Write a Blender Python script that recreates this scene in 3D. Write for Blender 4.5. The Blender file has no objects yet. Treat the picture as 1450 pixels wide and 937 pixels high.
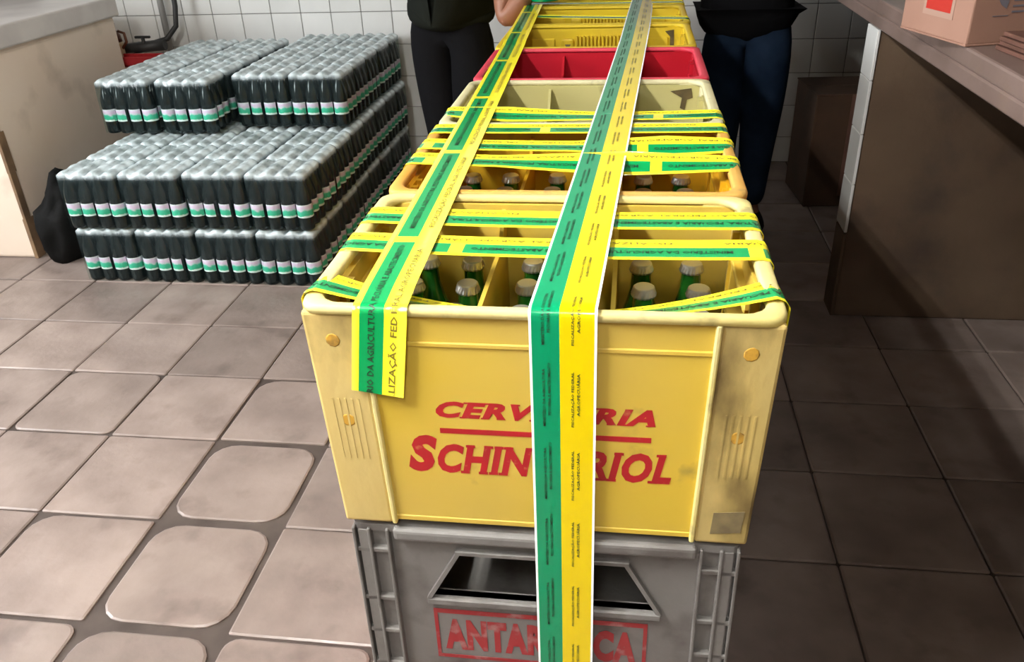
import bpy, bmesh, math, random
from mathutils import Vector, Matrix
random.seed(7)
S = bpy.context.scene
C = S.collection
PI = math.pi

# ------------------------------------------------------------------ camera, world, light
cam_d = bpy.data.cameras.new('camera'); cam = bpy.data.objects.new('camera', cam_d); C.objects.link(cam)
S.camera = cam
cam_d.sensor_fit = 'HORIZONTAL'; cam_d.sensor_width = 36.0
cam_d.lens = 36.0 * 1180.32 / 1450.0
cam_d.clip_start = 0.02
pitch, yaw, roll = 0.5049, -0.1496, -0.0403
fw = Vector((math.sin(yaw)*math.cos(pitch), math.cos(yaw)*math.cos(pitch), -math.sin(pitch)))
rt = Vector((math.cos(yaw), -math.sin(yaw), 0)); up = rt.cross(fw)
r2 = rt*math.cos(roll) + up*math.sin(roll); u2 = -rt*math.sin(roll) + up*math.cos(roll)
M = Matrix((r2, u2, -fw)).transposed().to_4x4(); M.translation = Vector((0.3512, -0.7659, 1.3307))
cam.matrix_world = M

W = bpy.data.worlds.new('world'); S.world = W; W.use_nodes = True
W.node_tree.nodes['Background'].inputs[0].default_value = (0.75, 0.87, 1.0, 1)
W.node_tree.nodes['Background'].inputs[1].default_value = 0.5
S.view_settings.view_transform = 'Standard'; S.view_settings.look = 'None'
S.view_settings.gamma = 1.0; S.view_settings.use_curve_mapping = False
S.view_settings.exposure = 1.25

def area_light(name, loc, target, sx, sy, power, col):
    d = bpy.data.lights.new(name, 'AREA'); d.shape = 'RECTANGLE'; d.size = sx; d.size_y = sy; d.energy = power; d.color = col
    o = bpy.data.objects.new(name, d); C.objects.link(o); o.location = loc
    o.rotation_euler = (Vector(target) - Vector(loc)).to_track_quat('-Z', 'Y').to_euler()
    return o
# daylight through the window in the left wall (the tube lamp behind the viewer carries its own light)
area_light('window_daylight', (-3.32, 0.35, 1.75), (0, 0.45, 0.9), 2.1, 1.25, 75, (0.95, 0.98, 1.0))

# ------------------------------------------------------------------ materials
MATS = {}
def mat(name, col, rough=0.5, col2=None, scale=8.0, lo=0.35, hi=0.7, dirt=None, dscale=14.0, dlo=0.58, dhi=0.75, bump=0.0, bscale=60.0,
        rnd=0.0, metal=0.0, trans=0.0, ior=1.45, coat=0.0, sss=0.0, stretch=(1, 1, 1), alpha=1.0, emit=None, estr=0.0, rvar=0.0, thin=0.0, spec=.5):
    m = bpy.data.materials.new(name); m.use_nodes = True; nt = m.node_tree; N = nt.nodes; L = nt.links
    b = N['Principled BSDF']
    tc = N.new('ShaderNodeTexCoord'); mp = N.new('ShaderNodeMapping'); mp.inputs['Scale'].default_value = stretch
    L.new(tc.outputs['Object'], mp.inputs[0])
    vec = mp.outputs[0]
    oi = N.new('ShaderNodeObjectInfo')
    ad = N.new('ShaderNodeVectorMath'); ad.operation = 'ADD'
    sc = N.new('ShaderNodeVectorMath'); sc.operation = 'SCALE'; sc.inputs[3].default_value = 37.0
    cx = N.new('ShaderNodeCombineXYZ'); L.new(oi.outputs['Random'], cx.inputs[0]); L.new(oi.outputs['Random'], cx.inputs[1])
    L.new(cx.outputs[0], sc.inputs[0]); L.new(vec, ad.inputs[0]); L.new(sc.outputs[0], ad.inputs[1]); vec = ad.outputs[0]
    def noise(s, det=4):
        n = N.new('ShaderNodeTexNoise'); n.inputs['Scale'].default_value = s; n.inputs['Detail'].default_value = det
        L.new(vec, n.inputs['Vector']); return n.outputs[0]
    def ramp(f, a, c):
        r = N.new('ShaderNodeMapRange'); r.inputs[1].default_value = a; r.inputs[2].default_value = c; L.new(f, r.inputs[0]); return r.outputs[0]
    def mix(f, a, c):
        x = N.new('ShaderNodeMix'); x.data_type = 'RGBA'
        if f is None: x.inputs[0].default_value = 0.5
        else: L.new(f, x.inputs[0])
        for k, v in ((6, a), (7, c)):
            if isinstance(v, tuple): x.inputs[k].default_value = (*v, 1)
            else: L.new(v, x.inputs[k])
        return x.outputs[2]
    cur = col
    if col2: cur = mix(ramp(noise(scale), lo, hi), col, col2)
    if dirt: cur = mix(ramp(noise(dscale, 6), dlo, dhi), cur, dirt)
    if rnd:
        h = N.new('ShaderNodeHueSaturation'); 
        r = N.new('ShaderNodeMapRange'); r.inputs[3].default_value = 1-rnd; r.inputs[4].default_value = 1+rnd; L.new(oi.outputs['Random'], r.inputs[0])
        L.new(r.outputs[0], h.inputs['Value'])
        if isinstance(cur, tuple): h.inputs['Color'].default_value = (*cur, 1)
        else: L.new(cur, h.inputs['Color'])
        cur = h.outputs[0]
    if isinstance(cur, tuple): b.inputs['Base Color'].default_value = (*cur, 1)
    else: L.new(cur, b.inputs['Base Color'])
    b.inputs['Roughness'].default_value = rough; b.inputs['Specular IOR Level'].default_value = spec
    if rvar:
        r = N.new('ShaderNodeMapRange'); r.inputs[1].default_value = .3; r.inputs[2].default_value = .7
        r.inputs[3].default_value = rough-rvar; r.inputs[4].default_value = rough+rvar; L.new(noise(scale*1.7), r.inputs[0]); L.new(r.outputs[0], b.inputs['Roughness'])
    b.inputs['Metallic'].default_value = metal; b.inputs['IOR'].default_value = ior
    b.inputs['Transmission Weight'].default_value = trans; b.inputs['Coat Weight'].default_value = coat
    b.inputs['Subsurface Weight'].default_value = sss; b.inputs['Subsurface Radius'].default_value = (0.01, 0.008, 0.003)
    b.inputs['Alpha'].default_value = alpha
    if emit: b.inputs['Emission Color'].default_value = (*emit, 1); b.inputs['Emission Strength'].default_value = estr
    if bump:
        bp = N.new('ShaderNodeBump'); bp.inputs['Strength'].default_value = bump; bp.inputs['Distance'].default_value = 0.004
        L.new(noise(bscale), bp.inputs['Height']); L.new(bp.outputs[0], b.inputs['Normal'])
    if thin:
        tl = N.new('ShaderNodeBsdfTranslucent'); mx = N.new('ShaderNodeMixShader'); mx.inputs[0].default_value = thin
        if isinstance(cur, tuple): tl.inputs[0].default_value = (*cur, 1)
        else: L.new(cur, tl.inputs[0])
        L.new(b.outputs[0], mx.inputs[1]); L.new(tl.outputs[0], mx.inputs[2]); L.new(mx.outputs[0], N['Material Output'].inputs[0])
    MATS[name] = m; return m

mat('floor_tile', (0.285, 0.225, 0.198), 0.36, (0.185, 0.142, 0.124), 6.0, dirt=(0.11, 0.08, 0.068), dscale=9, dlo=.55, dhi=.85, bump=0.25, bscale=45, rnd=0.16, rvar=.08)
mat('grout', (0.045, 0.032, 0.026), 0.85, (0.08, 0.06, 0.05), 10)
mat('wall_tile', (0.74, 0.74, 0.72), 0.22, (0.66, 0.66, 0.64), 3.0, rnd=0.03)
mat('wall_joint', (0.22, 0.21, 0.2), 0.8)
mat('plaster', (0.24, 0.20, 0.165), 0.8, (0.2, 0.165, 0.135), 2.0)
mat('ceiling_paint', (0.28, 0.26, 0.23), 0.85)
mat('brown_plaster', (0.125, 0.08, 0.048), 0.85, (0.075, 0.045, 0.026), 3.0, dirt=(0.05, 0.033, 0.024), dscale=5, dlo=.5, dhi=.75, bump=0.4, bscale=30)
mat('beige_paint', (0.78, 0.66, 0.55), 0.6, (0.74, 0.60, 0.48), 2.5, dirt=(0.42, 0.33, 0.25), dscale=4, dlo=.58, dhi=.85)
mat('brown_rust', (0.24, 0.15, 0.08), 0.8, (0.12, 0.075, 0.045), 9)
mat('grey_stone', (0.62, 0.58, 0.55), 0.3, (0.5, 0.46, 0.44), 6.0)
mat('pink_stone', (0.22, 0.155, 0.135), 0.35, (0.15, 0.105, 0.088), 7.0, dirt=(0.2, 0.14, 0.11), dscale=12, dlo=.6, dhi=.8)
mat('cardboard_pink', (0.36, 0.20, 0.145), 0.8, (0.32, 0.175, 0.125), 6.0)
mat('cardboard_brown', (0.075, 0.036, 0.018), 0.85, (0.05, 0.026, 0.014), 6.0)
mat('cardboard_cream', (0.40, 0.25, 0.19), 0.8)
mat('red_print', (0.45, 0.025, 0.015), 0.6)
mat('grey_print', (0.16, 0.15, 0.18), 0.7)
# crate plastics
mat('cream_plastic', (0.80, 0.63, 0.25), 0.5, (0.74, 0.54, 0.16), 6.0, dirt=(0.22, 0.15, 0.055), dscale=12, dlo=.50, dhi=.72, bump=0.25, bscale=70, stretch=(1, 1, .55), thin=.25)
mat('rim_plastic', (0.90, 0.80, 0.38), 0.5, (0.86, 0.74, 0.28), 9, dirt=(0.35, 0.27, 0.12), dscale=22, dlo=.62, dhi=.8, bump=.3, bscale=90, thin=.25)
mat('yellow_plastic', (0.87, 0.62, 0.07), 0.42, (0.82, 0.60, 0.13), 4.0, dirt=(0.4, 0.27, 0.07), dscale=13, dlo=.66, dhi=.82, bump=.15, bscale=60, thin=.25)
mat('bright_yellow_plastic', (0.88, 0.66, 0.03), 0.42, (0.82, 0.60, 0.05), 5.0, dirt=(0.4, 0.26, 0.05), dscale=13, dlo=.62, dhi=.8, thin=.25)
mat('orange_plastic', (0.88, 0.46, 0.015), 0.42, (0.86, 0.52, 0.03), 4.0, dirt=(0.38, 0.18, 0.03), dscale=14, dlo=.62, dhi=.8, thin=.25)
mat('orange_rim', (0.82, 0.52, 0.14), 0.5, (0.78, 0.40, 0.06), 8.0, dirt=(0.4, 0.25, 0.1), dscale=22, dlo=.6, dhi=.8, thin=.25)
mat('pale_plastic', (0.66, 0.60, 0.26), 0.5, (0.60, 0.54, 0.22), 5.0, dirt=(0.22, 0.18, 0.08), dscale=11, dlo=.62, dhi=.76, thin=.25)
mat('pale_rim', (0.82, 0.76, 0.48), 0.5, (0.76, 0.7, 0.4), 9, dirt=(0.3, 0.26, 0.12), dscale=22, dlo=.62, dhi=.8, thin=.25)
mat('red_plastic', (0.62, 0.012, 0.028), 0.4, (0.55, 0.01, 0.03), 5.0, dirt=(0.35, 0.01, 0.02), dscale=12, dlo=.6, dhi=.8, thin=.25)
mat('red_rim', (0.68, 0.06, 0.09), 0.45, (0.6, 0.03, 0.06), 9)
mat('grey_plastic', (0.20, 0.19, 0.18), 0.45, (0.165, 0.153, 0.143), 6.0, dirt=(0.07, 0.056, 0.048), dscale=13, dlo=.5, dhi=.76, bump=.2, bscale=60)
mat('plug_orange', (0.62, 0.34, 0.04), 0.7, dirt=(0.25, 0.14, 0.03), dscale=60, dlo=.5, dhi=.7)
mat('dark_scuff', (0.16, 0.12, 0.06), 0.9, (0.3, 0.23, 0.1), 40)
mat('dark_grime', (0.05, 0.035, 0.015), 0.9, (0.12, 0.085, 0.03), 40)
mat('red_ink', (0.46, 0.012, 0.018), 0.5, (0.40, 0.016, 0.018), 30, dirt=(0.64, 0.25, 0.1), dscale=70, dlo=.62, dhi=.8)
mat('faded_red_ink', (0.34, 0.02, 0.025), 0.55, (0.30, 0.035, 0.035), 25, dirt=(0.36, 0.2, 0.19), dscale=50, dlo=.55, dhi=.75)
# tape
mat('tape_yellow', (0.93, 0.80, 0.03), 0.25, coat=.3)
mat('tape_green', (0.0, 0.33, 0.085), 0.25, coat=.3)
mat('tape_deep_yellow', (0.92, 0.70, 0.0), 0.22, coat=.3)
mat('tape_deep_green', (0.0, 0.30, 0.12), 0.22, coat=.3)
mat('tape_white', (0.85, 0.86, 0.84), 0.3)
mat('tape_ink', (0.012, 0.03, 0.012), 0.5)
mat('tape_ink_faded', (0.22, 0.17, 0.02), 0.5)
# bottles
mat('green_glass', (0.012, 0.12, 0.012), 0.06, coat=.5, ior=1.5)
mat('cap_silver', (0.62, 0.62, 0.60), 0.32, metal=.85)
mat('cola_pet', (0.010, 0.013, 0.014), 0.1)
mat('cap_green', (0.10, 0.17, 0.14), 0.4)
mat('black_cloth', (0.006, 0.006, 0.007), 0.95, spec=.08)
mat('olive_cloth', (0.012, 0.014, 0.011), 0.95, (0.008, 0.009, 0.008), 5, spec=.08)
mat('navy_cloth', (0.008, 0.011, 0.017), 0.95, spec=.08)
mat('jeans_blue', (0.006, 0.013, 0.028), 0.95, (0.016, 0.03, 0.06), 7.0, spec=.08)
mat('skin_brown', (0.30, 0.13, 0.075), 0.5, (0.25, 0.105, 0.06), 12)
mat('hair_black', (0.01, 0.009, 0.008), 0.7, spec=.08)
mat('eye_white', (0.8, 0.8, 0.78), 0.2)
mat('shoe_black', (0.012, 0.012, 0.012), 0.6, spec=.08)
mat('pipe_grey', (0.34, 0.34, 0.33), 0.4)
mat('hose_dark', (0.03, 0.03, 0.03), 0.5)
mat('brown_glaze', (0.16, 0.06, 0.03), 0.4)
mat('cream_glaze', (0.7, 0.55, 0.35), 0.5)
mat('red_tray', (0.42, 0.02, 0.025), 0.5)
mat('black_plastic', (0.008, 0.008, 0.008), 0.7, spec=.08)
mat('wood_brown', (0.16, 0.07, 0.05), 0.7, (0.1, 0.045, 0.03), 9)
mat('metal_white', (0.8, 0.8, 0.78), 0.4)
mat('tube_glow', (1, 1, 1), 0.5, emit=(1.0, 0.99, 0.95), estr=215.0)
mat('weak_tube_glow', (1, 1, 1), 0.5, emit=(1.0, 0.99, 0.95), estr=70.0)

def film_material():
    m = bpy.data.materials.new('shrink_film'); m.use_nodes = True; nt = m.node_tree; N = nt.nodes; L = nt.links
    for n in list(N): N.remove(n)
    out = N.new('ShaderNodeOutputMaterial'); tr = N.new('ShaderNodeBsdfTransparent'); tr.inputs[0].default_value = (0.9, 0.97, 0.95, 1)
    p = N.new('ShaderNodeBsdfPrincipled'); p.inputs['Base Color'].default_value = (0.36, 0.43, 0.44, 1); p.inputs['Roughness'].default_value = 0.2
    tc = N.new('ShaderNodeTexCoord'); ns = N.new('ShaderNodeTexNoise'); ns.inputs['Scale'].default_value = 26
    mp = N.new('ShaderNodeMapping'); mp.inputs['Scale'].default_value = (1.3, 0.5, 0.5)
    L.new(tc.outputs['Object'], mp.inputs[0]); L.new(mp.outputs[0], ns.inputs['Vector'])
    # sheen and shade painted into the film by height: pale milky tops, dark sides
    sx = N.new('ShaderNodeSeparateXYZ'); L.new(tc.outputs['Object'], sx.inputs[0])
    zr = N.new('ShaderNodeMapRange'); zr.inputs[1].default_value = .165; zr.inputs[2].default_value = .213; zr.inputs[3].default_value = .20; zr.inputs[4].default_value = .78
    pw = N.new('ShaderNodeMath'); pw.operation = 'MINIMUM'; pw.inputs[1].default_value = .3; L.new(sx.outputs[2], pw.inputs[0]); L.new(pw.outputs[0], zr.inputs[0]); zr.interpolation_type = 'SMOOTHERSTEP'
    nr = N.new('ShaderNodeMapRange'); nr.inputs[1].default_value = .35; nr.inputs[2].default_value = .7; nr.inputs[3].default_value = .6; nr.inputs[4].default_value = 1.35
    L.new(ns.outputs[0], nr.inputs[0])
    z2 = N.new('ShaderNodeMapRange'); z2.inputs[1].default_value = .09; z2.inputs[2].default_value = .14; z2.inputs[3].default_value = .2; z2.inputs[4].default_value = 1.0; L.new(sx.outputs[2], z2.inputs[0])
    m2 = N.new('ShaderNodeMath'); m2.operation = 'MULTIPLY'; L.new(zr.outputs[0], m2.inputs[0]); L.new(z2.outputs[0], m2.inputs[1])
    mu = N.new('ShaderNodeMath'); mu.operation = 'MULTIPLY'; mu.use_clamp = True; L.new(m2.outputs[0], mu.inputs[0]); L.new(nr.outputs[0], mu.inputs[1])
    cm = N.new('ShaderNodeMix'); cm.data_type = 'RGBA'; cm.inputs[6].default_value = (.05, .075, .08, 1); cm.inputs[7].default_value = (.74, .84, .87, 1)
    cz = N.new('ShaderNodeMapRange'); cz.inputs[1].default_value = .185; cz.inputs[2].default_value = .207; L.new(sx.outputs[2], cz.inputs[0]); L.new(cz.outputs[0], cm.inputs[0]); L.new(cm.outputs[2], p.inputs['Base Color'])
    bp = N.new('ShaderNodeBump'); bp.inputs['Strength'].default_value = .5; bp.inputs['Distance'].default_value = .006; L.new(ns.outputs[0], bp.inputs['Height']); L.new(bp.outputs[0], p.inputs['Normal'])
    mx = N.new('ShaderNodeMixShader'); L.new(mu.outputs[0], mx.inputs[0]); L.new(tr.outputs[0], mx.inputs[1]); L.new(p.outputs[0], mx.inputs[2])
    L.new(mx.outputs[0], out.inputs[0]); MATS['shrink_film'] = m
film_material()

def label_material():
    m = bpy.data.materials.new('bottle_label'); m.use_nodes = True; nt = m.node_tree; N = nt.nodes; L = nt.links; b = N['Principled BSDF']
    tc = N.new('ShaderNodeTexCoord'); sx = N.new('ShaderNodeSeparateXYZ'); L.new(tc.outputs['Object'], sx.inputs[0])
    ns = N.new('ShaderNodeTexNoise'); ns.inputs['Scale'].default_value = 55; L.new(tc.outputs['Object'], ns.inputs['Vector'])
    ma = N.new('ShaderNodeMath'); ma.operation = 'MULTIPLY_ADD'; ma.inputs[1].default_value = .028; L.new(ns.outputs[0], ma.inputs[0]); L.new(sx.outputs[2], ma.inputs[2])
    cr = N.new('ShaderNodeValToRGB'); e = cr.color_ramp
    mr = N.new('ShaderNodeMapRange'); mr.inputs[1].default_value = .049+.014; mr.inputs[2].default_value = .097+.014; L.new(ma.outputs[0], mr.inputs[0]); L.new(mr.outputs[0], cr.inputs[0])
    e.elements[0].position = 0; e.elements[0].color = (.78, .8, .8, 1); e.elements[1].position = 1; e.elements[1].color = (.8, .78, .82, 1)
    for pos, c in ((.08, (.7, .8, .76, 1)), (.14, (.03, .42, .24, 1)), (.48, (.06, .46, .30, 1)), (.58, (.55, .60, .64, 1)), (.70, (.70, .48, .66, 1)), (.9, (.74, .60, .75, 1))):
        q = e.elements.new(pos); q.color = c
    L.new(cr.outputs[0], b.inputs['Base Color']); b.inputs['Roughness'].default_value = .4; MATS['bottle_label'] = m
label_material()

# ------------------------------------------------------------------ helpers
def bx(bm, x0, x1, y0, y1, z0, z1, bev=0.0, seg=1, mi=0):
    t = bmesh.new()
    bmesh.ops.create_cube(t, size=1)
    for v in t.verts: v.co = Vector((x0+(v.co.x+.5)*(x1-x0), y0+(v.co.y+.5)*(y1-y0), z0+(v.co.z+.5)*(z1-z0)))
    if bev: bmesh.ops.bevel(t, geom=t.edges[:], offset=bev, segments=seg, affect='EDGES', profile=.5)
    merge(bm, t, mi); return bm
def merge(bm, t, mi=None):
    vm = {}
    for v in t.verts: vm[v] = bm.verts.new(v.co)
    for f in t.faces:
        try: nf = bm.faces.new([vm[v] for v in f.verts])
        except ValueError: continue
        nf.material_index = f.material_index if mi is None else mi; nf.smooth = f.smooth
    t.free()
def lathe(bm, prof, seg=16, c=(0, 0, 0), mi=0, smooth=True):
    rings = []
    for r, z in prof:
        rings.append([bm.verts.new((c[0]+r*math.cos(2*PI*k/seg), c[1]+r*math.sin(2*PI*k/seg), c[2]+z)) for k in range(seg)])
    for a, b in zip(rings, rings[1:]):
        for k in range(seg):
            f = bm.faces.new((a[k], a[(k+1) % seg], b[(k+1) % seg], b[k])); f.smooth = smooth; f.material_index = mi
    for rg, rev in ((rings[0], True), (rings[-1], False)):
        f = bm.faces.new(list(reversed(rg)) if rev else rg); f.material_index = mi
    return bm
def tube(bm, pts, r, seg=8):
    pts = [Vector(p) for p in pts]; rings = []
    rr = r if isinstance(r, (list, tuple)) else [r]*len(pts)
    for i, p in enumerate(pts):
        d = (pts[min(i+1, len(pts)-1)] - pts[max(i-1, 0)]).normalized()
        a = d.orthogonal().normalized() if i == 0 else (pa - d*pa.dot(d)).normalized()
        pa = a; b = d.cross(a)
        rings.append([bm.verts.new(p + (a*math.cos(2*PI*k/seg) + b*math.sin(2*PI*k/seg))*rr[i]) for k in range(seg)])
    for a, b in zip(rings, rings[1:]):
        for k in range(seg):
            f = bm.faces.new((a[k], a[(k+1) % seg], b[(k+1) % seg], b[k])); f.smooth = True
    bm.faces.new(list(reversed(rings[0]))); bm.faces.new(rings[-1]); return bm
def prism(bm, pts, axis, a0, a1):
    """extrude a 2-D outline along an axis; pts are the two other coordinates in order"""
    def P(p, a):
        l = list(p); l.insert(axis, a); return Vector(l)
    A = [bm.verts.new(P(p, a0)) for p in pts]; B = [bm.verts.new(P(p, a1)) for p in pts]
    n = len(pts)
    bm.faces.new(A); bm.faces.new(list(reversed(B)))
    for k in range(n): bm.faces.new((A[k], B[k], B[(k+1) % n], A[(k+1) % n]))
    return bm
def mesh_of(name, bm):
    bmesh.ops.recalc_face_normals(bm, faces=bm.faces[:])
    me = bpy.data.meshes.new(name); bm.to_mesh(me); bm.free(); return me
def put(name, me, mats, parent=None, loc=(0, 0, 0), rot=(0, 0, 0)):
    o = bpy.data.objects.new(name, me); C.objects.link(o); o.location = loc; o.rotation_euler = rot
    if parent: o.parent = parent
    if isinstance(mats, str): mats = [mats]
    while len(me.materials) < len(mats): me.materials.append(MATS[mats[len(me.materials)]])
    for k, m in enumerate(mats):
        if me.materials[k] is not MATS[m]:
            o.material_slots[k].link = 'OBJECT'; o.material_slots[k].material = MATS[m]
    return o
def obj(name, bm, mats, parent=None, loc=(0, 0, 0), rot=(0, 0, 0)): return put(name, mesh_of(name, bm), mats, parent, loc, rot)
def tag(o, label, cat, group=None, kind=None):
    if label: o['label'] = label
    if cat: o['category'] = cat
    if group: o['group'] = group
    if kind: o['kind'] = kind
    return o
def empty(name, loc=(0, 0, 0), rz=0.0):
    o = bpy.data.objects.new(name, None); C.objects.link(o); o.location = loc; o.rotation_euler = (0, 0, rz); o.empty_display_size = .05; return o

def text_mesh(s, size=1.0, bold=0.0, shear=0.0, space=1.0, res=2, width=None, height=None):
    """a flat mesh of lettering, lower-left corner at the origin; returns verts, faces"""
    cu = bpy.data.curves.new('lettering', 'FONT'); cu.body = s; cu.size = size; cu.offset = bold; cu.shear = shear; cu.space_character = space; cu.resolution_u = res
    o = bpy.data.objects.new('lettering', cu); C.objects.link(o)
    dg = bpy.context.evaluated_depsgraph_get(); dg.update()
    me = bpy.data.meshes.new_from_object(o.evaluated_get(dg))
    V = [v.co.copy() for v in me.vertices]; F = [tuple(p.vertices) for p in me.polygons]
    bpy.data.objects.remove(o); bpy.data.curves.remove(cu); bpy.data.meshes.remove(me)
    x0 = min(v.x for v in V); x1 = max(v.x for v in V); y0 = min(v.y for v in V); y1 = max(v.y for v in V)
    sx = width/(x1-x0) if width else 1; sy = height/(y1-y0) if height else 1
    return [((v.x-x0)*sx, (v.y-y0)*sy) for v in V], F

# ------------------------------------------------------------------ the room
X0, X1, Y0, Y1, ZC = -3.2, 2.3, -2.6, 3.45, 2.8
TX, TY, OX, OY = 0.3125, 0.3159, -1.3587, 1.5839
floor = tag(obj('floor', bx(bmesh.new(), X0, X1, Y0, Y1+.006, -0.12, -0.006), 'grout'), 'floor of brownish grey square ceramic tiles with dark joints', 'floor', kind='structure')
def tile_bm(w, d, r, ins, corners=(1, 1, 1, 1)):
    bm = bmesh.new(); pts = []
    cs = [(w/2-ins, d/2-ins, 0), (-w/2+ins, d/2-ins, 90), (-w/2+ins, -d/2+ins, 180), (w/2-ins, -d/2+ins, 270)]
    n = 5
    for k, (x, y, a) in enumerate(cs):
        rr = r if corners[k] else .006
        for i in range(n):
            t = math.radians(a + 90*i/(n-1)); cxx = x-math.copysign(rr, x); cyy = y-math.copysign(rr, y)
            pts.append((cxx+rr*math.cos(t), cyy+rr*math.sin(t)))
    def ring(o, z): return [bm.verts.new((p[0]*(1-o/(w/2)), p[1]*(1-o/(d/2)), z)) for p in pts]
    A, B, T = ring(0, -.006), ring(0, -.0025), ring(.0045, 0)
    for a, b in ((A, B), (B, T)):
        for k in range(len(pts)): bm.faces.new((a[k], a[(k+1) % len(pts)], b[(k+1) % len(pts)], b[k]))
    bm.faces.new(T); return bm
T_plain = mesh_of('tile', tile_bm(TX, TY, .006, .0022))
T_cut = mesh_of('tile', tile_bm(TX, Y1-(OY+5*TY), .006, .0022))
T_soft = mesh_of('tile', tile_bm(TX, TY, .03, .005))
T_round = mesh_of('tile', tile_bm(TX, TY, .062, .013))
T_corner = mesh_of('tile', tile_bm(TX, TY, .06, .007, (0, 1, 0, 0)))
special = {(0, 1): T_soft, (2, 2): T_round, (2, 3): T_round, (1, 3): T_corner, (2, 1): T_corner, (2, 4): T_round, (3, 4): T_soft, (1, 4): T_soft}
for i in range(-4, 11):
    for j in range(-6, 8):
        x = OX+(i+.5)*TX; y = OY-(j+.5)*TY
        if y+TY/2 > Y1:                                   # row cut to fit against the back wall
            d = Y1-(y-TY/2); put('tile', T_cut, 'floor_tile', floor, (x, y-TY/2+d/2, 0)); continue
        me = special.get((i, j), T_plain)
        put('tile', me, 'floor_tile', floor, (x, y, random.uniform(-.0008, .0004)), (random.uniform(-.002, .002), random.uniform(-.002, .002), 0))

wb = bmesh.new(); bx(wb, X0-.15, X1+.15, Y1+.006, Y1+.15, -.12, ZC)
wall_back = tag(obj('wall_back', wb, 'wall_joint'), 'back wall covered in white square tiles', 'wall', kind='structure')
wt = mesh_of('tile', bx(bmesh.new(), -.0758, .0758, -.004, .004, -.0758, .0758, .0018))
for i in range(-7, 23):
    for k in range(0, 9):
        z = -.03+.155*(k+.5)
        if k == 0: continue
        put('tile', wt, 'wall_tile', wall_back, (-1.592+.155*(i+.5), Y1+.004, z))
wt0 = mesh_of('tile', bx(bmesh.new(), -.0758, .0758, -.004, .004, 0, .1225, .0018))
for i in range(-7, 23): put('tile', wt0, 'wall_tile', wall_back, (-1.592+.155*(i+.5), Y1+.004, 0.001))
up_t = bmesh.new()
for i in range(-10, 25):
    for k in range(9, 18): bx(up_t, -1.592+.155*i+.0012, -1.592+.155*(i+1)-.0012, Y1, Y1+.008, -.03+.155*k+.0012, min(ZC-.001, -.03+.155*(k+1)-.0012))
tag(obj('upper_tiles', up_t, 'wall_tile', wall_back), None, None, kind='stuff')

# left wall with a window opening
wl = bmesh.new(); wy0, wy1, wz0, wz1 = -.75, 1.45, 1.1, 2.4
bx(wl, X0-.15, X0, Y0-.15, wy0, 0, ZC); bx(wl, X0-.15, X0, wy1, Y1, 0, ZC); bx(wl, X0-.15, X0, wy0, wy1, 0, wz0); bx(wl, X0-.15, X0, wy0, wy1, wz1, ZC)
tag(obj('wall_left', wl, 'plaster'), 'plastered left wall with a window', 'wall', kind='structure')
wf = bmesh.new()
for a in (wy0, (wy0+wy1)/2-.02, wy1-.04): bx(wf, X0-.09, X0-.05, a, a+.04, wz0, wz1)
for a in (wz0, wz1-.04): bx(wf, X0-.09, X0-.05, wy0, wy1, a, a+.04)
tag(obj('window_1', wf, 'metal_white'), 'white framed window in the left wall', 'window', kind='structure')
wr = bmesh.new(); bx(wr, X1, X1+.15, Y0-.15, Y1, 0, ZC)
tag(obj('wall_right', wr, 'plaster'), 'plastered right wall behind the stone counter', 'wall', kind='structure')
tag(obj('wall_front', bx(bmesh.new(), X0, X1, Y0-.15, Y0, -.12, ZC), 'plaster'), 'plastered wall behind the viewer', 'wall', kind='structure')
tag(obj('added_partition', bx(bmesh.new(), .39, X1, -1.06, -.94, -.12, ZC), 'plaster'), 'added unseen partition wall beside the viewer, shading the right side', 'wall', kind='structure')  # unseen wall, added to keep lamplight off the right side
tag(obj('ceiling', bx(bmesh.new(), X0-.15, X1+.15, Y0-.15, Y1+.15, ZC, ZC+.1), 'ceiling_paint'), 'plain pale ceiling', 'ceiling', kind='structure')
# hanging lamp: twin tube fixture behind the viewer
def hanging_lamp(LX, LY, LZ, label, glow):
    lamp = tag(empty('hanging_lamp', (LX, LY, LZ)), label, 'lamp')
    b = bmesh.new(); bx(b, -.09, .09, -.45, .45, .045, .09, .006); obj('housing', b, 'metal_white', lamp)
    for e in (-.35, .35):
        b = bmesh.new(); tube(b, [(0, e, .088), (0, e, ZC-LZ)], .004, 6); obj('wire', b, 'metal_white', lamp)
    for s in (-1, 1):
        b = bmesh.new(); tube(b, [(s*.045, -.4, .02), (s*.045, .4, .02)], .014, 12); obj('lamp_tube', b, glow, lamp)
        for e in (-.425, .4):
            b = bmesh.new(); bx(b, s*.045-.016, s*.045+.016, e, e+.025, .0, .05); obj('tube_socket', b, 'metal_white', lamp)
hanging_lamp(-.78, -.55, 2.30, 'white twin tube lamp hanging above the floor left of the viewer', 'tube_glow')
hanging_lamp(.28, -1.55, 2.42, 'added white twin tube lamp hanging unseen behind the viewer', 'weak_tube_glow')  # secondary lamp, added to light the left inner walls of the crates

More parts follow.
